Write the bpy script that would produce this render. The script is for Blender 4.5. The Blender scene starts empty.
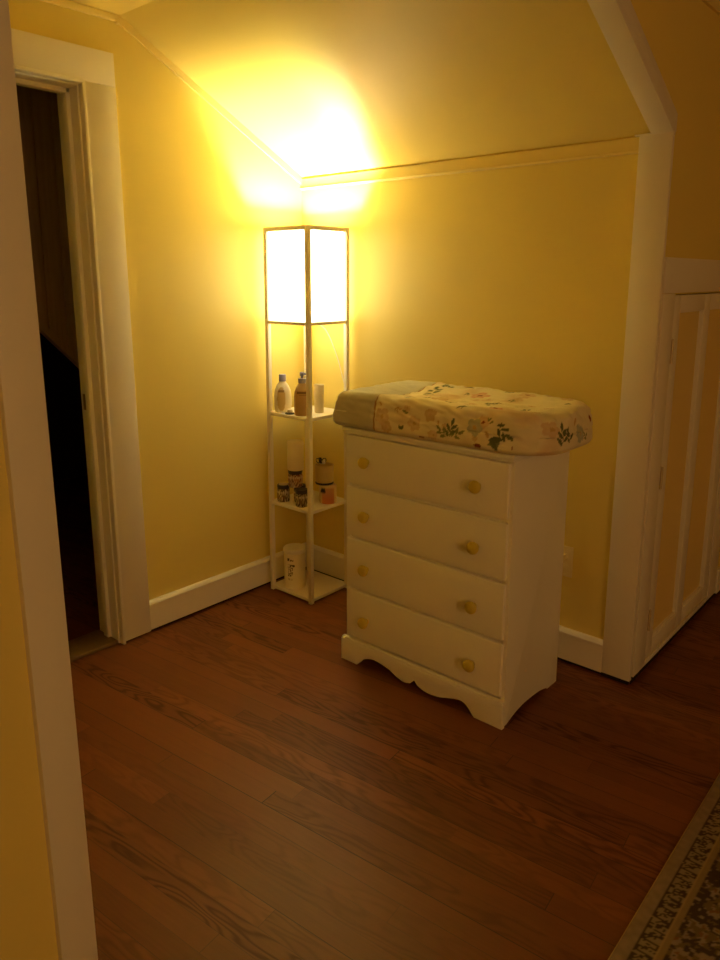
import bpy, bmesh, math, random
from mathutils import Vector, Matrix, noise
from math import sin, cos, pi, radians, sqrt

random.seed(7)
C = bpy.context.scene.collection

# ------------------------------------------------------------------ measures
W   = 1.5875      # x of the corner post's outer edge / cheek wall
H   = 1.817       # top of the knee wall
HC  = 2.264       # flat ceiling
SL  = 0.512       # roof slope (rise per metre towards the room)
YC  = -(HC - H) / SL
DY  = -0.5228     # dresser front
LX0, LX1, LY0, LY1 = 0.055, 0.3145, -0.2845, -0.037   # lamp footprint

# ------------------------------------------------------------------ materials
def nt(name):
    m = bpy.data.materials.new(name); m.use_nodes = True
    n = m.node_tree; b = n.nodes['Principled BSDF']
    return m, n, b

def mat(name, col, rough=0.6, spec=0.3, bump=0.0, bscale=60, var=0.0, vscale=6, emit=None, es=0, metal=0, trans=0, coat=0):
    m, n, b = nt(name)
    b.inputs['Roughness'].default_value = rough
    b.inputs['Specular IOR Level'].default_value = spec
    b.inputs['Metallic'].default_value = metal
    b.inputs['Transmission Weight'].default_value = trans
    b.inputs['Coat Weight'].default_value = coat
    tc = n.nodes.new('ShaderNodeTexCoord')
    no = n.nodes.new('ShaderNodeTexNoise'); no.inputs['Scale'].default_value = vscale; no.inputs['Detail'].default_value = 3
    n.links.new(tc.outputs['Object'], no.inputs['Vector'])
    mx = n.nodes.new('ShaderNodeMix'); mx.data_type = 'RGBA'
    d = 1 - var
    mx.inputs[6].default_value = (col[0]*d, col[1]*d, col[2]*d, 1)
    u = 1 + var
    mx.inputs[7].default_value = (min(col[0]*u, 1), min(col[1]*u, 1), min(col[2]*u, 1), 1)
    n.links.new(no.outputs['Fac'], mx.inputs[0]); n.links.new(mx.outputs[2], b.inputs['Base Color'])
    if bump:
        n2 = n.nodes.new('ShaderNodeTexNoise'); n2.inputs['Scale'].default_value = bscale; n2.inputs['Detail'].default_value = 4
        n.links.new(tc.outputs['Object'], n2.inputs['Vector'])
        bp = n.nodes.new('ShaderNodeBump'); bp.inputs['Strength'].default_value = bump; bp.inputs['Distance'].default_value = 0.002
        n.links.new(n2.outputs['Fac'], bp.inputs['Height']); n.links.new(bp.outputs['Normal'], b.inputs['Normal'])
    if emit:
        b.inputs['Emission Color'].default_value = (*emit, 1); b.inputs['Emission Strength'].default_value = es
    return m

M_wall   = mat('yellow_wall_paint', (.80, .66, .20), .5, .35, .12, 90, .025, 3)
M_ceil   = mat('yellow_ceiling_paint', (.80, .66, .20), .45, .4, .12, 90, .025, 3)
M_rail   = mat('pale_yellow_trim_paint', (.82, .68, .25), .4, .4, .05, 60, .02)
M_trim   = mat('off_white_trim_paint', (.80, .76, .72), .42, .4, .10, 40, .03, 9)
M_dress  = mat('white_dresser_paint', (.87, .85, .82), .40, .4, .08, 35, .02, 5)
M_knob   = mat('yellow_knob_paint', (.60, .48, .06), .35, .5)
M_lampw  = mat('white_laminate', (.82, .76, .66), .35, .45, .04, 80, .02)
M_panel  = mat('yellow_door_panel_paint', (.78, .62, .26), .5, .35, .10, 60, .03)
M_dark   = mat('gap_shade', (.03, .015, .008), .9, .1)
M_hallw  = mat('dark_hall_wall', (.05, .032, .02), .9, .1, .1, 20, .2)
M_metal  = mat('painted_hinge_metal', (.60, .50, .35), .35, .5, metal=.3)
M_brass  = mat('aged_brass', (.35, .22, .09), .4, .5, metal=.8)
M_plate  = mat('outlet_plastic', (.80, .70, .40), .3, .5)
M_cream  = mat('cream_canister', (.74, .64, .40), .4, .4, 0, 60, .03)
M_lilac  = mat('lilac_cap_plastic', (.33, .32, .50), .35, .5)
M_black  = mat('black_plastic', (.012, .010, .010), .3, .5)
M_white  = mat('white_plastic', (.84, .80, .70), .35, .5)

def shade_mat():
    m, n, b = nt('white_lamp_fabric')
    b.inputs['Base Color'].default_value = (.85, .80, .70, 1); b.inputs['Roughness'].default_value = .8
    b.inputs['Emission Color'].default_value = (1, .88, .52, 1); b.inputs['Emission Strength'].default_value = SHADE_E
    return m

def floor_mat():
    m, n, b = nt('stained_oak_strip_floor')
    N = n.nodes; Lk = n.links
    def math_(op, a, bb=None, cc=None):
        q = N.new('ShaderNodeMath'); q.operation = op
        for i, v in enumerate((a, bb, cc)):
            if v is None: continue
            if isinstance(v, (int, float)): q.inputs[i].default_value = v
            else: Lk.new(v, q.inputs[i])
        return q.outputs[0]
    def comb(x, y, z):
        q = N.new('ShaderNodeCombineXYZ')
        for i, v in enumerate((x, y, z)):
            if isinstance(v, (int, float)): q.inputs[i].default_value = v
            else: Lk.new(v, q.inputs[i])
        return q.outputs[0]
    tc = N.new('ShaderNodeTexCoord')
    mp = N.new('ShaderNodeMapping'); mp.inputs['Rotation'].default_value = (0, 0, radians(-5.6))
    Lk.new(tc.outputs['Object'], mp.inputs['Vector'])
    sp = N.new('ShaderNodeSeparateXYZ'); Lk.new(mp.outputs[0], sp.inputs[0])
    x, y = sp.outputs[0], sp.outputs[1]
    BW = .0585
    yb = math_('DIVIDE', y, BW); row = math_('FLOOR', yb); fy = math_('FRACT', yb)
    wn = N.new('ShaderNodeTexWhiteNoise'); wn.noise_dimensions = '1D'; Lk.new(row, wn.inputs['W'])
    off = math_('MULTIPLY', wn.outputs['Value'], 5.0)
    xb = math_('DIVIDE', math_('ADD', x, off), 1.15); seg = math_('FLOOR', xb); fx = math_('FRACT', xb)
    wn2 = N.new('ShaderNodeTexWhiteNoise'); wn2.noise_dimensions = '2D'; Lk.new(comb(row, seg, 0), wn2.inputs['Vector'])
    idv = wn2.outputs['Value']
    # fine streaks
    nf = N.new('ShaderNodeTexNoise'); nf.inputs['Scale'].default_value = 1; nf.inputs['Detail'].default_value = 5; nf.inputs['Roughness'].default_value = .6
    Lk.new(comb(math_('MULTIPLY', x, 5), math_('MULTIPLY', y, 160), math_('MULTIPLY', idv, 37)), nf.inputs['Vector'])
    # cathedral rings
    nr = N.new('ShaderNodeTexNoise'); nr.inputs['Scale'].default_value = 1; nr.inputs['Detail'].default_value = 2.2; nr.inputs['Roughness'].default_value = .45
    Lk.new(comb(math_('MULTIPLY', x, 2.4), math_('MULTIPLY', y, 13), math_('MULTIPLY', idv, 51)), nr.inputs['Vector'])
    ring = math_('SINE', math_('MULTIPLY', nr.outputs['Fac'], 75))
    ring = math_('POWER', math_('MULTIPLY_ADD', ring, .5, .5), 2.0)
    wn3 = N.new('ShaderNodeTexWhiteNoise'); wn3.noise_dimensions = '3D'; Lk.new(comb(row, seg, 4.2), wn3.inputs['Vector'])
    amt = math_('POWER', wn3.outputs['Value'], 1.6)
    grain = math_('ADD', math_('MULTIPLY', nf.outputs['Fac'], .35), math_('MULTIPLY', math_('MULTIPLY', ring, amt), .7))
    # seams
    e1 = math_('LESS_THAN', fy, .036); e2 = math_('LESS_THAN', fx, .0022); edge = math_('MAXIMUM', e1, e2)
    wn4 = N.new('ShaderNodeTexWhiteNoise'); wn4.noise_dimensions = '1D'; Lk.new(math_('ADD', row, 31.7), wn4.inputs['W'])
    edge = math_('MULTIPLY', edge, math_('MULTIPLY_ADD', wn4.outputs['Value'], .90, .10))
    cr = N.new('ShaderNodeValToRGB'); cr.color_ramp.elements[0].color = (.125, .036, .012, 1); cr.color_ramp.elements[1].color = (.265, .088, .028, 1)
    el = cr.color_ramp.elements.new(.5); el.color = (.19, .059, .019, 1)
    ns = N.new('ShaderNodeTexNoise'); ns.inputs['Scale'].default_value = 2.2; ns.inputs['Detail'].default_value = 3
    Lk.new(tc.outputs['Object'], ns.inputs['Vector'])
    f = math_('ADD', math_('MULTIPLY', idv, .45), math_('MULTIPLY', ns.outputs['Fac'], .65)); Lk.new(f, cr.inputs[0])
    mx = N.new('ShaderNodeMix'); mx.data_type = 'RGBA'; mx.blend_type = 'MULTIPLY'
    Lk.new(grain, mx.inputs[0]); Lk.new(cr.outputs[0], mx.inputs[6]); mx.inputs[7].default_value = (.30, .22, .17, 1)
    mx2 = N.new('ShaderNodeMix'); mx2.data_type = 'RGBA'
    Lk.new(edge, mx2.inputs[0]); Lk.new(mx.outputs[2], mx2.inputs[6]); mx2.inputs[7].default_value = (.035, .014, .008, 1)
    Lk.new(mx2.outputs[2], b.inputs['Base Color'])
    rr = math_('MULTIPLY_ADD', grain, .18, FLOOR_R); Lk.new(rr, b.inputs['Roughness'])
    b.inputs['Specular IOR Level'].default_value = .32
    bp = N.new('ShaderNodeBump'); bp.inputs['Strength'].default_value = .35; bp.inputs['Distance'].default_value = .0012
    hgt = math_('SUBTRACT', math_('MULTIPLY', grain, -.5), math_('MULTIPLY', edge, 1.6)); Lk.new(hgt, bp.inputs['Height'])
    Lk.new(bp.outputs[0], b.inputs['Normal'])
    return m

def plank_mat():
    m, n, b = nt('brown_plank_boards'); N = n.nodes; Lk = n.links
    tc = N.new('ShaderNodeTexCoord'); mp = N.new('ShaderNodeMapping'); mp.inputs['Scale'].default_value = (1, 30, 2)
    Lk.new(tc.outputs['Object'], mp.inputs[0])
    no = N.new('ShaderNodeTexNoise'); no.inputs['Scale'].default_value = 2; no.inputs['Detail'].default_value = 4; Lk.new(mp.outputs[0], no.inputs[0])
    cr = N.new('ShaderNodeValToRGB'); cr.color_ramp.elements[0].color = (.36, .24, .18, 1); cr.color_ramp.elements[1].color = (.62, .44, .34, 1)
    Lk.new(no.outputs['Fac'], cr.inputs[0]); Lk.new(cr.outputs[0], b.inputs['Base Color']); b.inputs['Roughness'].default_value = .7
    return m

def vcol_mat(name, rough=.8, bump=.3, bscale=900):
    m, n, b = nt(name); N = n.nodes; Lk = n.links
    a = N.new('ShaderNodeVertexColor'); a.layer_name = 'pattern'
    Lk.new(a.outputs[0], b.inputs['Base Color']); b.inputs['Roughness'].default_value = rough; b.inputs['Specular IOR Level'].default_value = .15
    tc = N.new('ShaderNodeTexCoord'); no = N.new('ShaderNodeTexNoise'); no.inputs['Scale'].default_value = bscale; no.inputs['Detail'].default_value = 2
    Lk.new(tc.outputs['Object'], no.inputs[0]); bp = N.new('ShaderNodeBump'); bp.inputs['Strength'].default_value = bump; bp.inputs['Distance'].default_value = .001
    Lk.new(no.outputs['Fac'], bp.inputs['Height']); Lk.new(bp.outputs[0], b.inputs['Normal'])
    return m

SHADE_E = 4.9
BULB_W = 108.0
FLOOR_R = .42
ROOM_W = 29.0
EXPOSURE = 0.0
LCOL = (1, .90, .50)
M_floor = floor_mat(); M_plank = plank_mat(); M_shade = shade_mat()
M_glowplate = shade_mat(); M_glowplate.name = 'added_plate_glow'; M_glowplate.node_tree.nodes['Principled BSDF'].inputs['Emission Strength'].default_value = 7.0
M_print = vcol_mat('floral_cotton_print'); M_rug = vcol_mat('woven_rug_pile', .95, .6, 500)
M_label = vcol_mat('printed_label', .4, .0)

# ------------------------------------------------------------------ mesh helpers
def box(bm, x0, x1, y0, y1, z0, z1, bev=0, seg=2):
    r = bmesh.ops.create_cube(bm, size=1)['verts']
    for v in r:
        v.co = Vector((x0 + (v.co.x + .5)*(x1-x0), y0 + (v.co.y+.5)*(y1-y0), z0 + (v.co.z+.5)*(z1-z0)))
    if bev:
        es = list({e for v in r for e in v.link_edges})
        bmesh.ops.bevel(bm, geom=es, offset=bev, segments=seg, affect='EDGES', profile=.5)

def prism(bm, pts, axis, a0, a1, bev=0):
    """pts: closed outline in the two other axes; extruded along axis."""
    def mk(p, a):
        if axis == 'x': return (a, p[0], p[1])
        if axis == 'y': return (p[0], a, p[1])
        return (p[0], p[1], a)
    A = [bm.verts.new(mk(p, a0)) for p in pts]; B = [bm.verts.new(mk(p, a1)) for p in pts]
    fa = bm.faces.new(A); fb = bm.faces.new(B[::-1]); fs = []
    n = len(pts)
    for i in range(n): fs.append(bm.faces.new((A[i], B[i], B[(i+1) % n], A[(i+1) % n])))
    bmesh.ops.recalc_face_normals(bm, faces=[fa, fb]+fs)
    if bev:
        es = list({e for f in (fa, fb) for e in f.edges})
        bmesh.ops.bevel(bm, geom=es, offset=bev, segments=2, affect='EDGES', profile=.5)

def lathe(bm, prof, cx=0, cy=0, cz=0, n=40, axis='z', sx=1, sy=1, close=True):
    rings = []
    for r, z in prof:
        ring = []
        for i in range(n):
            a = 2*pi*i/n
            if axis == 'z': co = (cx + r*cos(a)*sx, cy + r*sin(a)*sy, cz + z)
            elif axis == 'y': co = (cx + r*cos(a), cy + z, cz + r*sin(a))
            else: co = (cx + z, cy + r*cos(a), cz + r*sin(a))
            ring.append(bm.verts.new(co))
        rings.append(ring)
    fs = []
    for j in range(len(rings)-1):
        for i in range(n):
            fs.append(bm.faces.new((rings[j][i], rings[j][(i+1) % n], rings[j+1][(i+1) % n], rings[j+1][i])))
    if close:
        fs.append(bm.faces.new(rings[0][::-1])); fs.append(bm.faces.new(rings[-1]))
    bmesh.ops.recalc_face_normals(bm, faces=fs)

def tube(bm, pts, r, n=10):
    pts = [Vector(p) for p in pts]; prev = None; up = Vector((0, 0, 1)); fs = []; first = None
    for i, p in enumerate(pts):
        d = (pts[min(i+1, len(pts)-1)] - pts[max(i-1, 0)]).normalized()
        s = d.cross(up if abs(d.dot(up)) < .95 else Vector((1, 0, 0))).normalized(); t = s.cross(d)
        ring = [bm.verts.new(p + s*cos(2*pi*k/n)*r + t*sin(2*pi*k/n)*r) for k in range(n)]
        if prev:
            for k in range(n): fs.append(bm.faces.new((prev[k], prev[(k+1) % n], ring[(k+1) % n], ring[k])))
        else: first = ring
        prev = ring
    fs.append(bm.faces.new(first)); fs.append(bm.faces.new(prev[::-1]))
    bmesh.ops.recalc_face_normals(bm, faces=fs)

def obj(name, bm, m, parent=None, smooth=False, origin=None):
    me = bpy.data.meshes.new(name)
    if origin is not None: bmesh.ops.translate(bm, verts=bm.verts, vec=-Vector(origin))
    bm.to_mesh(me); bm.free()
    me.materials.append(m)
    if smooth:
        for p in me.polygons: p.use_smooth = True
        if smooth != 'all':
            try: me.set_sharp_from_angle(angle=radians(40))
            except Exception: pass
    o = bpy.data.objects.new(name, me); C.objects.link(o)
    if origin is not None: o.location = origin
    if parent is not None:
        o.parent = parent
        if origin is None: o.matrix_parent_inverse = Matrix.Translation(-parent_world(parent))
    return o

def parent_world(o):
    # meshes built in world coordinates keep a zero world translation under their parent
    if o.type == 'MESH' and o.parent is not None: return Vector((0, 0, 0))
    return Vector(o.location)

def B(name, m, *boxes, parent=None, bev=0, kind=None, smooth=True):
    bm = bmesh.new()
    for b in boxes: box(bm, *b, bev=bev)
    o = obj(name, bm, m, parent, smooth)
    if kind: o['kind'] = kind
    return o

def S(name, m, *boxes, bev=0, parent=None):
    o = B(name, m, *boxes, bev=bev, parent=parent)
    if parent is None: o['kind'] = 'structure'
    return o

def thing(name, loc, label, cat, group=None):
    o = bpy.data.objects.new(name, None); C.objects.link(o); o.location = loc
    o.empty_display_size = .05
    return tag(o, label, cat, group)
def tag(o, label, cat, group=None):
    o['label'] = label; o['category'] = cat
    if group: o['group'] = group
    return o

# ------------------------------------------------------------------ the room shell
def lean(o, k, cond=lambda v: True):      # the old house is out of plumb
    for v in o.data.vertices:
        if cond(v.co): v.co.y -= k*v.co.z
    return o
T = .1
XR, YR, YF = 5.4, -3.9, 1.55
JD = .135                                  # doorway depth
OY0, OY1, OZ = -1.765, -1.01, 2.023       # doorway in the left wall
S('floor', M_floor, (-2.5, XR+T, YR-T, YF+T, -.08, 0))
S('ceiling', M_ceil, (-JD, XR+T, YR-T, YF+T, HC, HC+.08))
# left wall with the doorway cut out (gable end)
bm = bmesh.new()
box(bm, -JD, 0, OY1, T, 0, HC); box(bm, -JD, 0, OY0, OY1, OZ, HC); box(bm, -JD, 0, -2.2, OY0, 0, HC)
o = obj('wall_left', bm, M_wall); o['kind'] = 'structure'; lean(o, .010, lambda v: -1.9 < v.y < -.9)
S('wall_back', M_wall, (0, W-.005, 0, T, 0, HC))
# roof slope over the alcove
bm = bmesh.new()
prism(bm, [(0, H), (0, HC), (YC, HC)], 'x', 0, W-.06)
o = obj('ceiling_slope', bm, M_ceil); o['kind'] = 'structure'
# cheek wall on the right: upper triangle over the alcove + full wall beyond the corner
bm = bmesh.new()
prism(bm, [(0, H+.012), (0, HC), (YC-.002, HC)], 'x', W-.061, W)
DO0, DO1, DZ0, DZ1 = .112, .835, .045, 1.335   # closet door
box(bm, W-T, W, 0, DO0, 0, HC); box(bm, W-T, W, DO1, YF, 0, HC); box(bm, W-T, W, DO0, DO1, DZ1, HC); box(bm, W-T, W, DO0, DO1, 0, DZ0)
box(bm, W-T, W-.05, DO0, DO1, DZ0, DZ1)
o = obj('wall_right', bm, M_wall); o['kind'] = 'structure'
S('wall_far', M_wall, (W, XR, YF, YF+T, 0, HC))
S('wall_outer', M_wall, (XR, XR+T, YR, YF, 0, HC))
S('wall_rear', M_wall, (0, XR, YR-T, YR, 0, HC))
# closet block standing out on the left, beside the camera
FX, FY = 1.338, -1.868
lean(S('wall_near', M_wall, (0, FX, YR, FY-.004, 0, HC)), .013, lambda v: v.y > -3)
lean(S('trim_1', M_trim, (FX-.02, FX+.014, FY-.063, FY, 0, HC), bev=.002), .013)
# dim hall beyond the doorway
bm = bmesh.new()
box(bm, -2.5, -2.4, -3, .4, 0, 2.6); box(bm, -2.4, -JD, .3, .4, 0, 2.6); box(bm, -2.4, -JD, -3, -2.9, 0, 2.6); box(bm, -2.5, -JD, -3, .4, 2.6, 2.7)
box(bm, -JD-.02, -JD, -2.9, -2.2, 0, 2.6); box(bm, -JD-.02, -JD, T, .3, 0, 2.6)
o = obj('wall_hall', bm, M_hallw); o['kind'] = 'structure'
# planked partition with a raking lower edge
bm = bmesh.new()
zlow = lambda y: .995 - 1.04*(y + .618)
y = -2.0
while y < .28:
    y2 = min(y + .088, .295)
    prism(bm, [(y, min(zlow(y), 2.55)), (y2-.003, min(zlow(y2-.003), 2.55)), (y2-.003, 2.6), (y, 2.6)], 'x', -.93, -.905, bev=.0015)
    y += .089
o = obj('wall_planked', bm, M_plank); o['kind'] = 'structure'
bm = bmesh.new()
ya, yb = -1.9, .28
prism(bm, [(ya, zlow(ya)-.03), (yb, zlow(yb)-.03), (yb, zlow(yb)+.012), (ya, zlow(ya)+.012)], 'x', -.94, -.895, bev=.002)
o = obj('trim_2', bm, M_plank); o['kind'] = 'structure'

# ---- left doorway: casing, jamb, threshold
cy1 = -.8905
bm = bmesh.new()
box(bm, 0, .02, OY1+.004, cy1, .010, OZ+.0025, bev=.0006)
box(bm, 0, .02, -1.86, cy1, OZ+.003, 2.133, bev=.0008)
box(bm, 0, .02, -1.86, OY0-.004, 0, OZ+.002, bev=.002)
o = obj('trim_3', bm, M_trim, smooth=True); o['kind'] = 'structure'; lean(o, .010, lambda v: v.y > -1.7)
bm = bmesh.new()   # bead round the opening and the jamb with its stop
box(bm, -.006, .024, OY1-.006, OY1+.006, 0, OZ+.006, bev=.003)
box(bm, -.006, .024, OY0, OY1+.006, OZ-.006, OZ+.006, bev=.003)
box(bm, -JD-.004, -.002, OY1-.012, OY1+.001, 0, OZ, bev=.002)
box(bm, -JD-.004, -.002, OY0, OY1, OZ-.012, OZ, bev=.002)
box(bm, -JD-.004, -.002, OY0, OY0+.012, 0, OZ, bev=.002)
box(bm, -.085, -.052, OY1-.026, OY1-.008, 0, OZ-.008, bev=.003)
box(bm, -.085, -.052, OY0+.008, OY1-.01, OZ-.028, OZ-.01, bev=.003)
o = obj('trim_4', bm, M_trim, smooth=True); o['kind'] = 'structure'; lean(o, .010)
sk = B('strike_plate', M_brass, (-.122, -.100, OY1-.0145, OY1-.0115, .905, .965), bev=.001)
sk.name = 'trim_9'; sk['kind'] = 'structure'; lean(sk, .010)
M_thr = mat('worn_threshold_wood', (.20, .12, .06), .55, .3, .2, 25, .25, 8)
S('trim_5', M_thr, (-JD-.01, -.004, OY0+.012, OY1-.012, .0, .014), bev=.004)

# ---- baseboards (raised a little, with dark strips beneath standing in for the gap's shade)
def baseboard(name, axis, a0, a1, base):
    h = .131
    prof = [(0, .014), (.018, .014), (.018, h-.022), (.0205, h-.02), (.021, h-.012), (.014, h-.003), (.006, h), (0, h)]
    bm = bmesh.new()
    if axis == 'y': prism(bm, [(base+p, z) for p, z in prof], 'y', a0, a1)
    elif axis == 'x': prism(bm, [(base-p, z) for p, z in prof], 'x', a0, a1)
    else: prism(bm, [(base+p, z) for p, z in prof], 'x', a0, a1)
    if axis == 'y': pass
    o = obj(name, bm, M_trim, smooth=True); o['kind'] = 'structure'
baseboard('baseboard_left', 'y', cy1, -.0, 0)
baseboard('baseboard_back', 'x', .0, W-.098, 0)
S('baseboard_gap_shade', M_dark, (.0, .006, cy1, -.006, 0, .012), (.006, W-.098, -.006, 0, 0, .012), (W-.1, W-.004, -.012, -.0, 0, .016), (W-.004, W+.001, 0, YF, 0, .028))  # near-black strips: the shade of the gap put in as colour
bpy.data.objects['baseboard_gap_shade'].name = 'gap_shade_strip'

# ---- narrow moulding under the slope, up the rake and along the flat ceiling
bm = bmesh.new()
prism(bm, [(0, H-.052), (-.010, H-.050), (-.013, H-.044), (-.010, H-.038), (-.010, H-.006), (0, H)], 'x', 0, W-.098)
o = obj('trim_6', bm, M_rail, smooth=True); o['kind'] = 'structure'
bm = bmesh.new()
n_ = sqrt(1+SL*SL)
prism(bm, [(0, H-.032), (0, H), (YC, HC), (YC-.01, HC), (YC-.01, HC-.022)], 'x', 0, .009)
box(bm, 0, .014, -1.868, YC-.012, HC-.024, HC, bev=.005)
box(bm, 0, .018, YC-.016, YC-.004, HC-.03, HC-.012, bev=.003)
o = obj('trim_7', bm, M_rail, smooth=True); o['kind'] = 'structure'

# ---- corner post and rake board
bm = bmesh.new()
box(bm, W-.098, W+.003, -.018, .0, .016, H, bev=.002)
box(bm, W-.112, W+.003, -.021, .0, H-.003, H+.002, bev=.001)
# rake board: underside of the slope at the cheek, plus the face on the cheek
prism(bm, [(-.004, H-.010), (0, H+.02), (YC, HC), (YC-.03, HC-.006)], 'x', W-.0615, W+.0055, bev=.0015)
prism(bm, [(0, H), (.0, H+.05), (-(HC-H-.05)/SL, HC-.001), (YC, HC-.001)], 'x', W-.001, W+.006, bev=.001)
o = obj('trim_8', bm, M_trim, smooth=True); o['kind'] = 'structure'

# ---- closet door in the cheek wall
cs = bmesh.new()
box(cs, W, W+.008, .004, DO0-.004, .026, DZ1+.003, bev=.0015)
box(cs, W, W+.008, .004, 1.02, DZ1+.004, 1.450, bev=.0015)
box(cs, W, W+.008, DO1+.004, DO1+.115, .026, DZ1+.003, bev=.0015)
box(cs, W, W+.008, DO0-.003, DO1+.003, .026, DZ0-.003, bev=.001)
o = obj('trim_11', cs, M_trim, smooth=True); o['kind'] = 'structure'
yL, yR = DO0+.003, DO1-.003
bm = bmesh.new()
xa, xb = W-.016, W+.005
box(bm, xa, xb, yL, .178, DZ0+.003, DZ1-.004, bev=.002)
box(bm, xa, xb, .437, .502, DZ0+.003, DZ1-.004, bev=.002)
box(bm, xa, xb, .769, yR, DZ0+.003, DZ1-.004, bev=.002)
for a, b_ in ((.178, .437), (.502, .769)):
    box(bm, xa, xb, a, b_, DZ0+.003, .107, bev=.002)
    box(bm, xa, xb, a, b_, 1.278, DZ1-.004, bev=.002)
    for f in ((a, a+.006, .107, 1.278), (b_-.006, b_, .107, 1.278), (a, b_, .107, .113), (a, b_, 1.272, 1.278)):
        box(bm, xa, xb-.004, *f, bev=.001)
d = obj('door_1', bm, M_trim, smooth=True); d['kind'] = 'structure'
for a, b_ in ((.178, .437), (.502, .769)):
    B('door_panel', M_panel, (W-.020, W-.010, a-.004, b_+.004, .10, 1.285), parent=d)
def hinge(z):
    bm = bmesh.new()
    lathe(bm, [(.002, -.040), (.0045, -.038), (.0045, .038), (.002, .040)], W+.010, DO0+.001, z, n=14)
    box(bm, W+.0042, W+.0072, DO0+.004, DO0+.022, z-.034, z+.034, bev=.0008)
    return obj('hinge', bm, M_metal, d, smooth=True)
hinge(.72); hinge(.2); hinge(1.15)

# ---- baseboard past the closet and crown along the cheek
bm = bmesh.new()
box(bm, W, W+.014, DO1+.117, YF, .018, .131, bev=.003)
o = obj('baseboard_right', bm, M_trim); o['kind'] = 'structure'
bm = bmesh.new()
prism(bm, [(W, HC-.05), (W+.010, HC-.05), (W+.016, HC-.03), (W+.034, HC-.012), (W+.036, HC), (W, HC)], 'y', YC-.03, YF)
o = obj('trim_12', bm, M_rail, smooth=True); o['kind'] = 'structure'

# ---- wall outlet just behind the dresser's side, with a plug in it
bm = bmesh.new(); ox, oz = 1.322, .385
box(bm, ox-.032, ox+.032, -.0065, -.0005, oz-.057, oz+.057, bev=.002)
ou = obj('wall_outlet', bm, M_plate, smooth=True, origin=(ox, -.003, oz)); tag(ou, 'off-white wall outlet on the yellow wall behind the dresser side', 'outlet')
bm = bmesh.new()
box(bm, ox-.016, ox+.016, -.009, -.006, oz+.008, oz+.036, bev=.001); box(bm, ox-.016, ox+.016, -.009, -.006, oz-.036, oz-.008, bev=.001)
obj('socket', bm, M_plate, ou, smooth=True)
bm = bmesh.new()
box(bm, ox-.012, ox+.014, -.036, -.009, oz+.012, oz+.034, bev=.004)
pl = obj('plug', bm, M_plate, smooth=True, origin=(ox, -.02, oz+.023)); tag(pl, 'small off-white plug pushed into the outlet behind the dresser', 'plug')
bm = bmesh.new()
tube(bm, [(ox+.001, -.034, oz+.022), (ox+.003, -.046, oz+.012), (ox-.01, -.05, oz-.03), (ox-.03, -.045, oz-.12), (ox-.05, -.04, oz-.24), (ox-.09, -.05, oz-.365), (ox-.25, -.06, .006), (ox-.6, -.07, .006)], .0028)
obj('cord', bm, M_plate, pl, smooth='all')

# ------------------------------------------------------------------ the dresser
DX0, DX1, DYB, DH = .724, 1.386, -.152, .879
dr = thing('dresser', ((DX0+DX1)/2, (DY+DYB)/2, 0), 'white painted four-drawer dresser with round yellow knobs and scalloped base', 'dresser')
def spline(pts, n=12):
    out = []
    for i in range(len(pts)-1):
        p0 = Vector(pts[max(i-1, 0)]); p1 = Vector(pts[i]); p2 = Vector(pts[i+1]); p3 = Vector(pts[min(i+2, len(pts)-1)])
        for k in range(n):
            t = k/n
            out.append(tuple(.5*((2*p1)+(-p0+p2)*t+(2*p0-5*p1+4*p2-p3)*t*t+(-p0+3*p1-3*p2+p3)*t**3)))
    out.append(tuple(pts[-1])); return out
yf = DY+.010      # carcass face plane behind the drawer fronts
def side(x0, x1):
    bm = bmesh.new()
    arch = spline([(yf+.018, .0), (yf+.05, .010), (yf+.09, .019), (yf+.15, .023), (-.288, .019), (-.252, .013), (-.228, .006), (-.218, .0)], 6)
    pts = [(yf, 0)] + arch + [(DYB, 0), (DYB, DH-.022), (yf, DH-.022)]
    prism(bm, pts, 'x', x0, x1, bev=.001)
    obj('side_panel', bm, M_dress, dr, smooth=True)
side(DX0, DX0+.016); side(DX1-.016, DX1)
bm = bmesh.new()
box(bm, DX0+.016, DX1-.016, yf+.009, yf+.024, .075, DH-.022)      # face frame behind the drawers
obj('face_frame', bm, M_dress, dr)
B('back_panel', M_dress, (DX0+.016, DX1-.016, DYB-.008, DYB-.002, .03, DH-.024), parent=dr)
bm = bmesh.new()
box(bm, DX0-.006, DX1+.006, DY-.009, DYB, DH-.013, DH, bev=.004)
box(bm, DX0-.001, DX1+.001, DY-.001, DYB, DH-.022, DH-.0125, bev=.003)
obj('dresser_top', bm, M_dress, dr, smooth=True)
def knob(bm, x, z):
    prof = [(.0105, 0), (.0105, .005), (.012, .009), (.0185, .014), (.0205, .020), (.0195, .026), (.0145, .031), (.007, .0335), (.001, .034)]
    lathe(bm, [(r, -q) for r, q in prof], x, DY, z, n=32, axis='y')
for zb, zt, kz in ((.0985, .281, .179), (.289, .476, .377), (.484, .668, .573), (.677, .853, .767)):
    bm = bmesh.new()
    box(bm, DX0+.009, DX1-.0125, DY, yf+.010, zb+.0015, zt-.0015, bev=.004, seg=3)
    box(bm, DX0+.03, DX1-.03, yf+.026, DYB-.03, zb+.012, zt-.02)
    dw = obj('drawer', bm, M_dress, dr, smooth=True)
    for kx in (.827, 1.270):
        bm = bmesh.new(); knob(bm, kx, kz)
        k = obj('knob', bm, M_knob, dw, smooth='all')
        k['label'] = 'yellow painted round knob'
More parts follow.
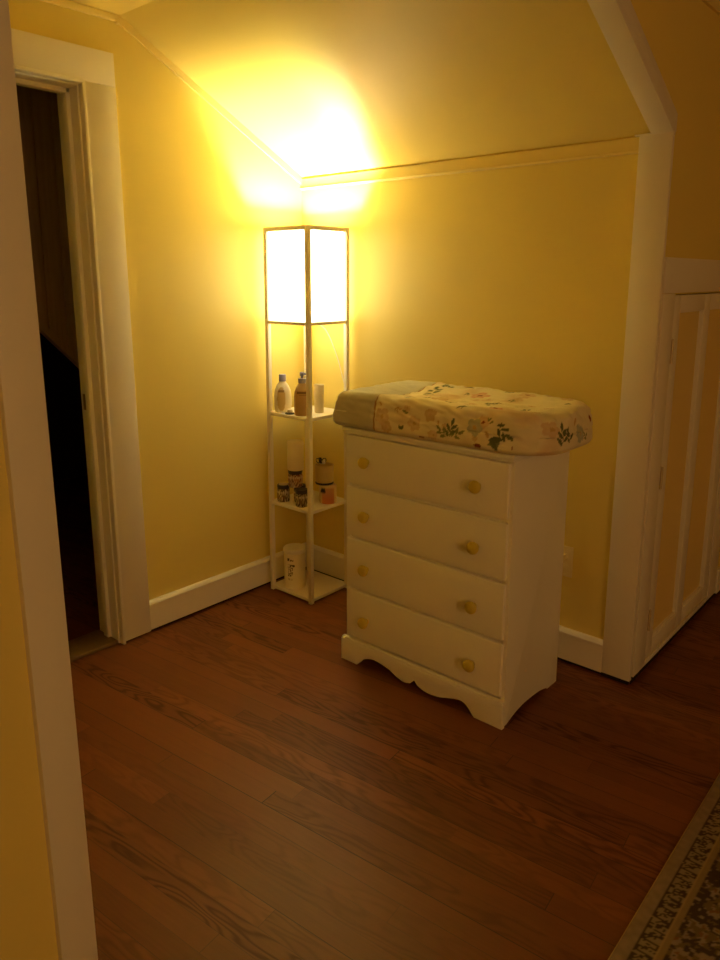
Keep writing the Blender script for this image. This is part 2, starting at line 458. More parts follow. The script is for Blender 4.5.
# apron with the scalloped cut-out
bx0, bx1 = DX0-.010, DX1+.004
mid = (.714+1.384)/2 - .008
cut = spline([(.789, .0), (.800, .010), (.812, .024), (.834, .038), (.873, .047), (.931, .038), (.975, .021), (1.005, .014), (1.032, .020)], 7) \
    + [(1.0450, .036), (1.0500, .036)] + \
    spline([(1.062, .024), (1.085, .015), (1.114, .012), (1.150, .016), (1.190, .028), (1.225, .038), (1.250, .036), (1.268, .022), (1.280, .008), (1.289, 0)], 7)
bm = bmesh.new()
prism(bm, [(bx0, 0)] + cut + [(bx1, 0), (bx1, .084), (bx0, .084)], 'y', DY-.010, yf-.001, bev=.0025)
box(bm, bx0+.001, bx1-.001, DY-.008, yf, .080, .092, bev=.0035)
obj('apron', bm, M_dress, dr, smooth=True)

# ------------------------------------------------------------------ changing pad with its floral cover
PX0, PX1, PY0, PY1, PZ = .682, 1.500, -.548, -.125, DH+.001
def outline(N=560):
    pts = []
    def arc(cx, cy, r, a0, a1, k): 
        for i in range(k): 
            a = a0+(a1-a0)*i/k; pts.append((cx+r*cos(a), cy+r*sin(a)))
    def line(a, b, k):
        for i in range(k): t = i/k; pts.append((a[0]+(b[0]-a[0])*t, a[1]+(b[1]-a[1])*t))
    rl, rr = .018, .150
    line((PX0+rl, PY0), (PX1-rr, PY0), 190); arc(PX1-rr, PY0+rr, rr, -pi/2, 0, 70)
    line((PX1, PY0+rr), (PX1, PY1-rr), 40); arc(PX1-rr, PY1-rr, rr, 0, pi/2, 60)
    line((PX1-rr, PY1), (PX0+rl, PY1), 120); arc(PX0+rl, PY1-rl, rl, pi/2, pi, 10)
    line((PX0, PY1-rl), (PX0, PY0+rl), 70); arc(PX0+rl, PY0+rl, rl, pi, 1.5*pi, 16)
    return pts
OUT = outline()
my = (PY0+PY1)/2
prof = []   # (inset fraction distance, height)
for d_, z_ in ((.205, .004), (.12, .002), (.06, 0), (.03, .0), (.016, .002), (.007, .007), (.002, .014)): prof.append((d_, z_))
for i in range(24): prof.append((-.003*sin(pi*i/23)+.010*(i/23), .018 + .082*i/23))
for i in range(1, 11):
    a = pi/2*i/10; prof.append((.010+.026*(1-cos(a)), .100 + .026*sin(a)))
for i in range(1, 34):
    d_ = .036 + (.210-.036)*i/33
    t = min(max((d_-.040)/.14, 0), 1); t = t*t*(3-2*t)
    prof.append((d_, .126 - .017*t))
def leaf(u, v, a, l, w):
    w *= .72
    x = u*cos(a)+v*sin(a); y = -u*sin(a)+v*cos(a)
    t = x/l
    if t < 0 or t > 1: return False
    return abs(y) < w*sin(pi*t)**.8 * (1 if abs(y) > .0006 or t < .1 else 1)
CR = (.76, .69, .50)
G1, G2, PK, PK2, BL, RD, TN = (.13, .15, .07), (.22, .23, .11), (.62, .30, .20), (.62, .44, .28), (.33, .37, .33), (.24, .06, .03), (.55, .38, .20)
motifs = []
def sprig(s, X, Y, size, ang, col=G1, nl=5):
    ls = []
    for k in range(nl):
        side_ = (-1)**k
        ls.append((size*.16*k*cos(ang), size*.16*k*sin(ang), ang+side_*.75 if k < nl-1 else ang, size*.5, size*.14))
    motifs.append((s, X, Y, size*1.6, 'leaf', ls, col))
def flower(s, X, Y, size, col, core=RD): motifs.append((s, X, Y, size, 'flower', core, col))
def bud(s, X, Y, size, ang, col=RD): motifs.append((s, X, Y, size*1.2, 'leaf', [(0, 0, ang, size, size*.3)], col))
Z0 = PZ
# front side (x, height): placed from the photograph
sprig('F', 1.175, Z0+.028, .055, 1.35, G1, 5); sprig('F', 1.165, Z0+.03, .05, 2.5, G2, 4); sprig('F', 1.185, Z0+.03, .05, .5, G2, 4)
bud('F', .985, Z0+.025, .022, .8, G1); bud('F', .99, Z0+.025, .02, 2.2, G1)
flower('F', 1.262, Z0+.070, .028, BL, TN); flower('F', 1.29, Z0+.088, .020, PK2)
sprig('F', 1.335, Z0+.085, .060, -.6, G1, 5); sprig('F', 1.31, Z0+.08, .035, 1.5, G2, 4)
bud('F', 1.315, Z0+.040, .045, .15, G1); bud('F', 1.318, Z0+.040, .04, -.8, G1); bud('F', 1.34, Z0+.02, .03, 1.2, G2)
bud('F', 1.262, Z0+.016, .03, .1, RD); bud('F', 1.395, Z0+.012, .026, 1.7, RD)
flower('F', .91, Z0+.060, .030, PK2, TN); flower('F', .93, Z0+.028, .022, TN, PK2); flower('F', 1.04, Z0+.052, .026, PK2, TN); flower('F', 1.10, Z0+.088, .024, TN, PK2)
flower('F', 1.42, Z0+.045, .026, PK2, TN); bud('F', .905, Z0+.095, .02, 2.5, TN)
sprig('F', .96, Z0+.085, .03, .3, TN, 4); bud('F', 1.06, Z0+.012, .02, .1, RD)
# right end, in (y, height)
sprig('E', -.44, Z0+.030, .060, 1.4, G1, 5); sprig('E', -.40, Z0+.035, .050, 1.7, G1, 4); bud('E', -.36, Z0+.075, .03, 1.1, TN)
flower('E', -.33, Z0+.050, .028, BL, TN); flower('E', -.47, Z0+.08, .025, PK2, TN); bud('E', -.245, Z0+.072, .028, 1.2, RD); sprig('E', -.29, Z0+.03, .03, 2.2, G2, 4)
# top, in (x, y)
sprig('T', .93, -.30, .075, 1.9, G1, 5); sprig('T', .915, -.33, .05, .4, G2, 4); sprig('T', .90, -.20, .06, .1, G1, 4)
flower('T', 1.02, -.38, .03, TN, PK2); flower('T', 1.10, -.25, .034, PK, RD); flower('T', 1.30, -.49, .026, PK, RD); flower('T', 1.25, -.20, .03, PK2)
bud('T', 1.10, -.45, .035, .2, G1); sprig('T', 1.18, -.36, .05, .3, G1, 4); sprig('T', 1.36, -.40, .045, 2.4, G1, 4)
bud('T', 1.42, -.28, .03, .9, G1); bud('T', 1.30, -.30, .03, .2, TN); sprig('T', 1.18, -.17, .04, 1.2, G2, 4); flower('T', 1.38, -.18, .026, PK2, TN); bud('T', 1.02, -.17, .03, 2.9, G1); flower('T', .985, -.49, .022, BL, TN)
sprig('T', 1.22, -.50, .04, 1.2, G2, 4)
rr_ = random.Random(5)
for k in range(26):
    X, Y = rr_.uniform(.90, 1.44), rr_.uniform(-.50, -.15)
    c_ = rr_.choice([G2, TN, PK2, G1, TN])
    if k % 2: sprig('T', X, Y, rr_.uniform(.025, .045), rr_.uniform(0, 6.28), c_, 4)
    else: flower('T', X, Y, rr_.uniform(.012, .022), c_ if c_ not in (G1, G2) else PK2, TN)
for k in range(14):
    X, Y = rr_.uniform(.90, 1.42), PZ+rr_.uniform(.015, .10)
    c_ = rr_.choice([TN, PK2, TN, G2])
    if k % 2: bud('F', X, Y, rr_.uniform(.014, .026), rr_.uniform(0, 6.28), c_)
    else: flower('F', X, Y, rr_.uniform(.009, .016), c_ if c_ != G2 else TN, TN)
def band_edge(y, z): return .873 - .022*min(max((y-PY0)/.41, 0), 1)
def pad_col(x, y, z):
    e = band_edge(y, z) + .0015*sin(y*190)
    n1 = noise.noise(Vector((x*25, y*25, z*25)))
    if x < e:
        g = 1 + .06*n1
        return (.52*g, .50*g, .41*g)
    if x < e+.006: return (.42, .25, .14)
    c = CR; g = 1 + .09*n1
    c = (c[0]*g, c[1]*g*(1-.02*n1), c[2]*g)
    w_ = noise.noise(Vector((x*11+5, y*11, z*9)))
    if w_ > .15: k = min((w_-.15)*2.2, .6); c = tuple(c[i]*(1-k)+PK2[i]*k for i in range(3))
    face = 'T' if z > PZ+.105 else ('E' if x > PX1-.11 else 'F')
    if y > my and face == 'F': face = 'F'
    for s, X, Y, R_, kind, dat, col in motifs:
        if s != face: continue
        u, v = {'F': (x-X, z-Y), 'E': (y-X, z-Y), 'T': (x-X, y-Y)}[s]
        if u*u+v*v > R_*R_*1.3: continue
        if kind == 'leaf':
            for (lx, ly, a, l, w) in dat:
                if leaf(u-lx, v-ly, a, l, w): return tuple(q*(1+.25*n1) for q in col)
        else:
            r = sqrt(u*u+v*v); a = math.atan2(v, u)
            rr = R_*(.72+.28*abs(sin(2.5*a+X*9)))
            if r < rr*.28: return dat
            if r < rr:
                k = .45+.4*(r/rr)
                return tuple(col[i]*k+c[i]*(1-k) for i in range(3))
    return c
bm = bmesh.new(); rings = []
for d_, z_ in prof:
    ring = []
    for (x, y) in OUT:
        sxp = min(max(x, PX0+.19), PX1-.21)
        m = Vector((sxp, my)); p = Vector((x, y)); L_ = (p-m).length; q = p + (m-p)*min(d_/.210, 1) if d_ > 0 else p + (p-m)/L_*(-d_)
        zz = PZ + z_
        sfac = min(max((z_-.01)/.04, 0), 1)
        wr = noise.noise(Vector((q.x*9, q.y*26, z_*30))) * .0042 + noise.noise(Vector((q.x*30+z_*40, q.y*34, z_*60+3))) * .0030 + abs(noise.noise(Vector((q.x*14, q.y*48, z_*20+9)))) * -.0035
        if q.x < band_edge(q.y, 0): wr *= .45
        if abs(q.x-band_edge(q.y, 0)) < .006: wr -= .0018
        # the cover is pulled down towards the corners
        sag = 0
        if z_ > .06:
            dx_ = min(q.x-PX0, PX1-q.x); sag -= .008*math.exp(-max(dx_, 0)/.04)
            zz += sag + wr*1.3*sfac
        nx, ny = (p-m).normalized()
        ring.append(bm.verts.new((q.x + nx*wr*sfac*1.2, q.y + ny*wr*sfac*1.2, zz)))
    rings.append(ring)
n = len(OUT); fs = []
for j in range(len(rings)-1):
    for i in range(n):
        fs.append(bm.faces.new((rings[j][i], rings[j][(i+1) % n], rings[j+1][(i+1) % n], rings[j+1][i])))
bm.normal_update()
cl = bm.loops.layers.float_color.new('pattern')
colv = {}
for v in bm.verts: colv[v] = pad_col(*v.co)
for f in bm.faces:
    for l in f.loops: l[cl] = (*colv[l.vert], 1)
bmesh.ops.recalc_face_normals(bm, faces=bm.faces)
pad = obj('changing_pad', bm, M_print, smooth='all', origin=((PX0+PX1)/2, my, PZ))
tag(pad, 'contoured changing pad in floral cover with sage band, on the dresser', 'changing pad')

# ------------------------------------------------------------------ tower lamp with shelves
lc = ((LX0+LX1)/2, (LY0+LY1)/2, 0); PT = .018; LH = 1.59
lamp = thing('shelf_floor_lamp', lc, 'tall white square shelf lamp with lit fabric shade in the corner', 'floor lamp')
for (x, y) in ((LX0, LY0), (LX1-PT, LY0), (LX0, LY1-PT), (LX1-PT, LY1-PT)):
    B('post', M_lampw, (x, x+PT, y, y+PT, 0, LH), parent=lamp, bev=.0012)
def rails(z0, z1, nm='rail'):
    for b in ((LX0+PT, LX1-PT, LY0+.001, LY0+.013, z0, z1), (LX0+PT, LX1-PT, LY1-.013, LY1-.001, z0, z1),
              (LX0+.001, LX0+.013, LY0+PT, LY1-PT, z0, z1), (LX1-.013, LX1-.001, LY0+PT, LY1-PT, z0, z1)):
        B(nm, M_lampw, b, parent=lamp, bev=.001)
rails(LH-.017, LH); rails(1.197, 1.209)
SHZ = (.022, .418, .818)
for z in SHZ:
    B('shelf', M_lampw, (LX0+.003, LX1-.003, LY0+.003, LY1-.003, z-.014, z), parent=lamp, bev=.001)
# shade: four taut fabric panels
sx0, sx1, sy0, sy1 = LX0+.014, LX1-.014, LY0+.014, LY1-.014
for b in ((sx0, sx1, sy0, sy0+.0015, 1.210, LH-.018), (sx0, sx1, sy1-.0015, sy1, 1.210, LH-.018), (sx0, sx0+.0015, sy0+.002, sy1-.002, 1.210, LH-.018), (sx1-.0015, sx1, sy0+.002, sy1-.002, 1.210, LH-.018)):
    B('lamp_shade', M_shade, b, parent=lamp, smooth=False)
cx, cy_ = lc[0], lc[1]
bm = bmesh.new()
box(bm, sx0+.002, sx1-.002, sy0+.002, sy1-.002, 1.2105, 1.2135)
obj('added_glow_plate', bm, M_glowplate, lamp)  # plate added to stop the bulb's downlight and brighten the shelf by glowing
bm = bmesh.new()
box(bm, cx-.03, cx+.03, cy_-.03, cy_+.03, 1.2138, 1.2265)
lathe(bm, [(.02, 1.2265), (.021, 1.25), (.018, 1.261)], cx, cy_, 0, n=24)
obj('socket', bm, M_white, lamp, smooth=True)
bm = bmesh.new()
lathe(bm, [(.012, 1.262), (.014, 1.275), (.022, 1.295), (.026, 1.31), (.022, 1.328), (.012, 1.34), (.002, 1.343)], cx, cy_, 0, n=28)
M_bulb = mat('lit_bulb_glass', (.9, .85, .7), .3, .5, emit=(1, .8, .45), es=30)
bulb = obj('bulb', bm, M_bulb, lamp, smooth='all')
bm = bmesh.new()   # pull switch hanging beside the front post
tube(bm, [(LX1-.035, LY0+.03, 1.2102), (LX1-.035, LY0+.03, 1.145)], .0012, 8)
lathe(bm, [(.001, 1.125), (.005, 1.127), (.007, 1.133), (.0065, 1.141), (.003, 1.146)], LX1-.035, LY0+.03, 0, n=16)
obj('pull_chain', bm, M_white, lamp, smooth='all')
bm = bmesh.new()   # flex slanting down behind the tower
tube(bm, spline([(cx, cy_, 1.2085), (.185, -.055, 1.17), (.222, -.022, 1.06), (.262, -.020, .95), (.30, -.020, .84), (.37, -.022, .60), (.44, -.03, .30), (.50, -.05, .02), (.62, -.07, .006), (.72, -.06, .006)], 6), .0022, 8)
obj('cord', bm, M_white, lamp, smooth='all')

# ------------------------------------------------------------------ things on the lamp's shelves
def vcols(o, fn):
    me = o.data; ca = me.color_attributes.new('pattern', 'FLOAT_COLOR', 'POINT')
    for i, v in enumerate(me.vertices): ca.data[i].color = (*fn(v.co + Vector(o.location)), 1)
def fine(prof, k=6):
    out = []
    for i in range(len(prof)-1):
        for j in range(k): t = j/k; out.append((prof[i][0]*(1-t)+prof[i+1][0]*t, prof[i][1]*(1-t)+prof[i+1][1]*t))
    out.append(prof[-1]); return out
CAMXY = Vector((2.413, -2.395))
def facing(o_xy, v):   # angle of a point round a vertical axis, 0 towards the room's middle
    d0 = CAMXY - Vector(o_xy); a0 = math.atan2(d0.y, d0.x); a = math.atan2(v.y-o_xy[1], v.x-o_xy[0])
    return (a-a0+pi) % (2*pi) - pi
ZS = SHZ[2]
# flat lotion bottle, lilac flip cap
def bottle(name, x, y, rot, prof, sy, fn, label):
    bm = bmesh.new(); lathe(bm, fine(prof, 5), 0, 0, 0, n=72, sy=sy)
    o = obj(name, bm, M_label, smooth='all'); o.location = (x, y, ZS+.0005); o.rotation_euler.z = rot
    me = o.data; ca = me.color_attributes.new('pattern', 'FLOAT_COLOR', 'POINT')
    for i, v in enumerate(me.vertices): ca.data[i].color = (*fn(v.co), 1)
    return tag(o, label, 'bottle')
b1r = radians(45)
def b1c(p):
    # oval tan label on the front (local -y)
    if p.y < 0 and ((p.x+.006)/.0185)**2 + ((p.z-.058)/.052)**2 < 1:
        if .088 < p.z < .096 and abs(p.x+.006) < .013: return (.30, .20, .10)
        return (.62, .46, .20)
    return (.86, .80, .62)
o = bottle('lotion_bottle', .113, -.243, b1r, [(.001, 0), (.030, 0), (.034, .004), (.0375, .03), (.0375, .07), (.034, .095), (.026, .115), (.016, .128), (.0135, .133), (.001, .133)], .55, b1c, 'pale lotion bottle with lilac cap and tan oval label, upper lamp shelf')
bm = bmesh.new(); lathe(bm, [(.001, .133), (.0145, .133), (.0155, .136), (.0155, .160), (.013, .163), (.001, .163)], n=32, sy=.8)
obj('cap', bm, M_lilac, o, smooth=True)['label'] = 'lilac cap'
bpy.data.objects['cap'].matrix_parent_inverse = Matrix()
def b2c(p):
    if p.y < 0 and abs(p.x) < .028:
        if .095 < p.z < .103 and abs(p.x) < .022: return (.16, .09, .05)
        if .084 < p.z < .088 and -.012 < p.x < .022: return (.30, .19, .08)
        if p.z < .105: return (.50, .31, .13)
    return (.60, .42, .20)
o = bottle('pump_bottle', .236, -.247, b1r, [(.001, 0), (.029, 0), (.033, .004), (.0345, .03), (.0345, .08), (.032, .10), (.025, .120), (.015, .134), (.0125, .138), (.001, .138)], .62, b2c, 'amber baby wash bottle with grey-lilac pump beside the front post')
bm = bmesh.new(); lathe(bm, [(.001, .138), (.0155, .138), (.016, .141), (.016, .156), (.006, .158), (.0055, .166), (.0095, .168), (.0095, .180), (.007, .183), (.001, .183)], n=32)
box(bm, .0, .022, -.0045, .0045, .171, .180, bev=.002)
q = obj('pump', bm, M_lilac, o, smooth=True); q.matrix_parent_inverse = Matrix(); q['label'] = 'lilac pump head'
# white tumbler behind the post
bm = bmesh.new()
lathe(bm, [(.001, 0), (.019, 0), (.0205, .003), (.0225, .120), (.0215, .1215), (.0195, .118), (.018, .008), (.001, .007)], n=36)
o = obj('plastic_cup', bm, M_cream, smooth=True, origin=(0, 0, 0)); o.location = (.240, -.150, ZS+.0005)
tag(o, 'plain whitish cup right of the post on the upper lamp shelf', 'cup')
# small black and white dish near the edge
bm = bmesh.new(); lathe(bm, [(.001, 0), (.015, 0), (.017, .002), (.017, .004), (.013, .006), (.001, .006)], n=28)
o = obj('pacifier', bm, M_black, smooth=True); o.location = (.172, -.258, ZS+.0005); o.scale = (1.25, 1.25, 1)
tag(o, 'tiny black pacifier with white button lying at the shelf edge', 'pacifier')
bm = bmesh.new(); lathe(bm, [(.001, .006), (.009, .006), (.010, .010), (.009, .020), (.001, .022)], n=24)
q = obj('button', bm, M_white, o, smooth=True); q.matrix_parent_inverse = Matrix(); q['label'] = 'white button'

ZM = SHZ[1]
def jar_fn(seed, base, bandc, light=(.66, .56, .38)):
    def fn(p):
        a = math.atan2(p.y, p.x); u = a*12
        h = noise.noise(Vector((u*.9+seed*7, p.z*110, seed)))
        if p.z > .058: return (.05, .03, .02)
        if .042 < p.z < .050: return light if h > -.25 else bandc
        if h > .18: return light
        if h < -.22: return (.06, .035, .02)
        return bandc if .018 < p.z < .042 else base
    return fn
def jar(x, y, z, r, seed, base, band, lidm, label, group='lidded food jars stacked on the middle lamp shelf'):
    bm = bmesh.new(); lathe(bm, fine([(.001, 0), (r*.9, 0), (r, .004), (r, .052), (r*.93, .060), (r*.93, .064), (.001, .064)], 6), n=72)
    o = obj('jar', bm, M_label, smooth='all'); o.location = (x, y, z+.0005)
    ca = o.data.color_attributes.new('pattern', 'FLOAT_COLOR', 'POINT'); fn = jar_fn(seed, base, band)
    for i, v in enumerate(o.data.vertices): ca.data[i].color = (*fn(v.co), 1)
    tag(o, label, 'jar', group)
    bm = bmesh.new(); lathe(bm, [(.001, .0605), (r*.96, .0605), (r*1.0, .063), (r*1.0, .073), (r*.96, .0755), (r*.8, .0757), (r*.78, .0745), (.001, .0745)], n=40)
    q = obj('lid', bm, lidm, o, smooth=True); q.matrix_parent_inverse = Matrix()
    return o
M_lidb = mat('dark_lid', (.035, .025, .025), .3, .5)
M_lidw = mat('pale_lid', (.55, .44, .28), .4, .4)
j1 = jar(.110, -.246, ZM, .0275, 1.3, (.12, .06, .03), (.24, .12, .06), M_lidb, 'dark-lidded jar with brown label, nearest the left post')
bm = bmesh.new(); lathe(bm, [(.001, .0748), (.0205, .0748), (.0205, .0768), (.001, .0772)], n=32)
q = obj('lid_disc', bm, M_lidw, j1, smooth=True); q.matrix_parent_inverse = Matrix(); q['label'] = 'pale disc on the lid'
jar(.225, -.246, ZM, .0275, 2.9, (.10, .055, .03), (.20, .12, .07), M_lidb, 'dark-lidded jar with black and cream label, beside the front post')
jar(.168, -.203, ZM, .0265, 4.9, (.10, .06, .03), (.22, .09, .05), M_lidb, 'jar standing behind and between the two front jars')
j3 = jar(.176, -.236, ZM+.0772, .0315, 6.1, (.26, .09, .05), (.40, .20, .11), M_lidb, 'reddish labelled jar stacked on top of the other jars')
bm = bmesh.new(); lathe(bm, [(.001, 0), (.033, 0), (.035, .003), (.035, .104), (.033, .107), (.001, .107)], n=48)
o = obj('canister', bm, M_cream, smooth=True); o.location = (.178, -.236, ZM+.0772+.0762)
tag(o, 'plain cream cylindrical canister standing on the topmost jar', 'canister')
bm = bmesh.new(); lathe(bm, [(.001, .107), (.0355, .107), (.0362, .110), (.0355, .124), (.033, .127), (.001, .127)], n=48)
q = obj('lid', bm, M_cream, o, smooth=True); q.matrix_parent_inverse = Matrix()

def can_fn(o_xy):
    def fn(p):
        a = facing(o_xy, p); z = p.z-ZM
        if sqrt(((a+.62)*.036)**2+(z-.058)**2) < .0125: return (.03, .02, .02)
        k = min(max((.062-z)/.04, 0), 1); n1 = noise.noise(Vector((a*2, z*40, 3)))
        if abs(a-.05) < .75 and z < .066+n1*.012: return (.62, .22+.10*(1-k), .11+.05*(1-k))
        return (.70, .52, .27)
    return fn
cxy = (.268, -.128)
bm = bmesh.new(); lathe(bm, fine([(.001, 0), (.036, 0), (.038, .003), (.038, .076), (.036, .079), (.001, .079)], 7), n=96)
o = obj('canister', bm, M_label, smooth='all'); o.location = (*cxy, ZM+.0005)
vcols(o, can_fn(cxy)); tag(o, 'pink and peach canister with a black dot, right of the front post', 'canister')
# ceramic pot with a dark rim at its foot standing on it
M_pot = mat('ochre_pot_glaze', (.62, .44, .17), .4, .4, 0, 60, .12, 20)
bm = bmesh.new(); lathe(bm, [(.001, 0), (.030, 0), (.034, .006), (.0365, .02), (.0375, .060), (.0385, .075), (.0365, .077), (.0345, .070), (.031, .012), (.001, .010)], n=48)
o = obj('pot', bm, M_pot, smooth=True); o.location = (.248, -.128, ZM+.0805); o.scale = (1.08, 1.08, 1.12); tag(o, 'small ochre pot with black foot ring, stacked on the pink canister', 'pot')
bm = bmesh.new(); lathe(bm, [(.030, -.0002), (.0372, .002), (.0378, .006), (.0355, .009), (.032, .004)], n=48, close=False)
q = obj('foot_ring', bm, M_black, o, smooth=True); q.matrix_parent_inverse = Matrix(); q['label'] = 'black ring round the foot'
# ribbon bow in it: loops of black and white ribbon
def ribbon(nm, loops, m, par):
    bm = bmesh.new()
    for (cx0, cy0, cz0, r, ang, tilt, wd) in loops:
        ring = []
        for i in range(25):
            t = 2*pi*i/24; rr = r*(.55+.45*abs(cos(t/2)))
            x0 = r + rr*cos(t)*-1; z0 = rr*sin(t)*.8
            P_ = Vector((x0*cos(ang), x0*sin(ang), z0+x0*tilt)); s_ = Vector((-sin(ang), cos(ang), 0))*wd
            base_ = Vector((cx0, cy0, cz0)); ring.append((bm.verts.new(base_+P_-s_), bm.verts.new(base_+P_+s_)))
        for i in range(24): bm.faces.new((ring[i][0], ring[i+1][0], ring[i+1][1], ring[i][1]))
    q = obj(nm, bm, m, par, smooth='all')
    md = q.modifiers.new('thick', 'SOLIDIFY'); md.thickness = .0012
    return q
rb = thing('ribbon_bow', (.244, -.132, ZM+.0805+.0865), 'black and white ribbon bow sticking out of the ochre pot', 'bow')
r1 = ribbon('black_loop', [(-.006, -.006, .0125, .014, radians(a), .35, .005) for a in (-140, -60, 60, 150)], M_black, rb); r1.matrix_parent_inverse = Matrix()
r2 = ribbon('white_loop', [(.004, -.006, .0105, .011, radians(a), .2, .004) for a in (-110, -20, 100)], M_white, rb); r2.matrix_parent_inverse = Matrix()

# tub on the bottom shelf with a dark printed block
ZB = SHZ[0]; txy = (.150, -.222)
def tub_fn(p):
    a = facing(txy, p); z = p.z-ZB; u = a*.048
    # printed block left of centre: rows of dark strokes with pale gaps
    g = noise.noise(Vector((u*300, z*190, 2.2))); g2 = noise.noise(Vector((u*120, z*90, 8.1)))
    if -.034 < u < -.010 and .062 < z < .118 and g + g2*.6 > .02: return (.14, .09, .045)
    if sqrt((u+.006)**2+((z-.112)*1.2)**2) < .006: return (.10, .07, .04)
    if -.036 < u < -.024 and .134 < z < .146 and g > -.3: return (.13, .09, .05)
    if -.024 < u < -.004 and .132 < z < .142 and g > .12: return (.22, .15, .08)
    if -.034 < u < -.012 and .045 < z < .052 and g > -.1: return (.45, .34, .18)
    return (.80, .72, .54)
bm = bmesh.new()
pr = [(.001, 0), (.044, 0), (.048, .003)] + [(.048, .003+.157*i/60) for i in range(1, 61)] + [(.046, .164), (.001, .164)]
lathe(bm, pr, n=200)
o = obj('tub', bm, M_label, smooth='all'); o.location = (*txy, ZB+.0005); vcols(o, tub_fn)
tag(o, 'white tub with dark printed block on the bottom lamp shelf', 'tub')
bm = bmesh.new(); lathe(bm, [(.001, .1645), (.050, .1645), (.0515, .167), (.0515, .180), (.049, .184), (.001, .184)], n=48)
q = obj('lid', bm, M_white, o, smooth=True); q.matrix_parent_inverse = Matrix()

# ------------------------------------------------------------------ rug at the lower right
RX0, RX1, RY0, RY1 = 1.962, 3.3, -3.2, .25
def rug_col(x, y):
    d_ = min(x-RX0, RY1-y); s = y if d_ == x-RX0 else x
    n0 = noise.noise(Vector((x*60, y*60, 0)))
    base = (.23*(1+.2*n0), .172*(1+.2*n0), .14*(1+.2*n0)); dk = (.05, .034, .034)
    md = (.13, .09, .055)
    if d_ < .030: return base
    if d_ < .068:
        per = .036; q = (s % per)/per; v = (d_-.030)/.038; n1 = noise.noise(Vector((s*110, d_*150, 1)))
        if v < .10 and n1 > -.3: return dk
        m_ = abs(sin(q*pi*2)*.5+.5 - v) < .17 or abs(q-.5) < .07 or (abs(v-.5) < .12 and q > .2 and q < .36) or (q > .8 and abs(v-.6) < .16)
        if m_ != (n1 > .28): return dk
        return (.23, .18, .13)
    if d_ < .072: return (.30, .21, .12)
    if d_ < .086: return (.22*(1+.1*n0), .155*(1+.1*n0), .095)
    a = .8*noise.noise(Vector((x*24, y*24, 4))) + .8*noise.noise(Vector((x*85, y*85, 7)))
    b_ = noise.noise(Vector((x*70, y*50, 9)))
    if a > .10: return dk
    if b_ > .02: return md
    if a < -.38: return (.17, .08, .045)
    return base
bm = bmesh.new()
xs = [RX0 + .004*i for i in range(int(.42/.004))] + [RX0+.42+.02*i for i in range(int((RX1-RX0-.42)/.02)+1)]
ys = [RY0 + .02*i for i in range(int((-1.25-RY0)/.02))]; y = ys[-1]+.02
while y < RY1-.3: ys.append(y); y += .0045
while y < RY1+.001: ys.append(y); y += .01
zt = .009
grid = [[bm.verts.new((x, y, zt + .0006*noise.noise(Vector((x*90, y*90, 0))) - (.003 if i == 0 else 0))) for i, x in enumerate(xs)] for y in ys]
low = [[None]*len(xs) for _ in ys]
for j in range(len(ys)-1):
    for i in range(len(xs)-1): bm.faces.new((grid[j][i], grid[j][i+1], grid[j+1][i+1], grid[j+1][i]))
bd = [(0, i) for i in range(len(xs))] + [(j, len(xs)-1) for j in range(1, len(ys))] + [(len(ys)-1, i) for i in range(len(xs)-2, -1, -1)] + [(j, 0) for j in range(len(ys)-2, 0, -1)]
bv = [bm.verts.new((grid[j][i].co.x, grid[j][i].co.y, .0005)) for j, i in bd]
for k in range(len(bd)):
    k2 = (k+1) % len(bd); bm.faces.new((bv[k], bv[k2], grid[bd[k2][0]][bd[k2][1]], grid[bd[k][0]][bd[k][1]]))
bm.faces.new(bv[::-1])
cl = bm.loops.layers.float_color.new('pattern')
for f in bm.faces:
    for l in f.loops: l[cl] = (*rug_col(l.vert.co.x, l.vert.co.y), 1) if l.vert.co.x > RX0+.002 else (.50, .36, .19, 1)  # paler rug edge: its lit highlight is painted into the colour
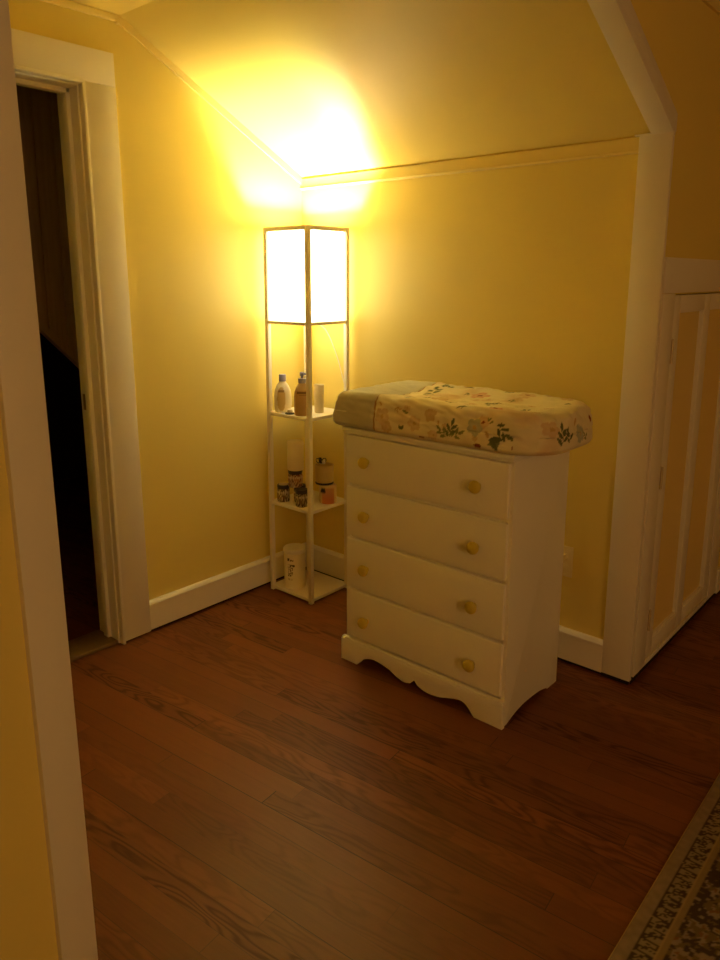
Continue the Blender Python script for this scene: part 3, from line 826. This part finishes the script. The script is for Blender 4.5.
rug = obj('rug', bm, M_rug, origin=((RX0+RX1)/2, (RY0+RY1)/2, 0))
tag(rug, 'beige rug with dark patterned border lying on the wooden floor', 'rug')

# ------------------------------------------------------------------ light: the tower lamp, then a weaker room lamp
li = bpy.data.lights.new('lamp_bulb_light', 'POINT'); li.energy = BULB_W; li.color = LCOL; li.shadow_soft_size = .04
lo = bpy.data.objects.new('lamp_bulb_light', li); C.objects.link(lo); lo.location = (lc[0], lc[1], 1.395)

# a second, weaker lamp burns in the far part of the room, right of the picture
l2 = bpy.data.lights.new('room_lamp_light', 'POINT'); l2.energy = ROOM_W; l2.color = (1, .66, .34); l2.shadow_soft_size = .22
lo2 = bpy.data.objects.new('room_lamp_light', l2); C.objects.link(lo2); lo2.location = (4.7, -2.5, 1.5)

w = bpy.data.worlds.new('world'); bpy.context.scene.world = w; w.use_nodes = True
w.node_tree.nodes['Background'].inputs[0].default_value = (1, .7, .4, 1); w.node_tree.nodes['Background'].inputs[1].default_value = 0.0

# ------------------------------------------------------------------ camera
cd = bpy.data.cameras.new('camera'); cam = bpy.data.objects.new('camera', cd); C.objects.link(cam)
f, yaw, pitch, roll = 737.09, .7240, -.1944, .0005
cd.sensor_fit = 'AUTO'; cd.sensor_width = 36; cd.lens = f/960*36
cd.shift_x = 8.13/960; cd.shift_y = -56.9/960
cd.clip_start = .02
F = Vector((-sin(yaw)*cos(pitch), cos(yaw)*cos(pitch), sin(pitch))); Rt = Vector((cos(yaw), sin(yaw), 0)); U = Rt.cross(F)
R2 = Rt*cos(roll)+U*sin(roll); U2 = -Rt*sin(roll)+U*cos(roll)
m = Matrix((R2, U2, -F)).transposed().to_4x4(); m.translation = Vector((2.413, -2.3951, 1.3859)); cam.matrix_world = m
sc = bpy.context.scene; sc.camera = cam
sc.view_settings.view_transform = 'Standard'; sc.view_settings.look = 'None'; sc.view_settings.gamma = 1; sc.view_settings.use_curve_mapping = False
sc.view_settings.exposure = EXPOSURE
sc.cycles.max_bounces = 14; sc.cycles.diffuse_bounces = 10; sc.cycles.sample_clamp_indirect = 8
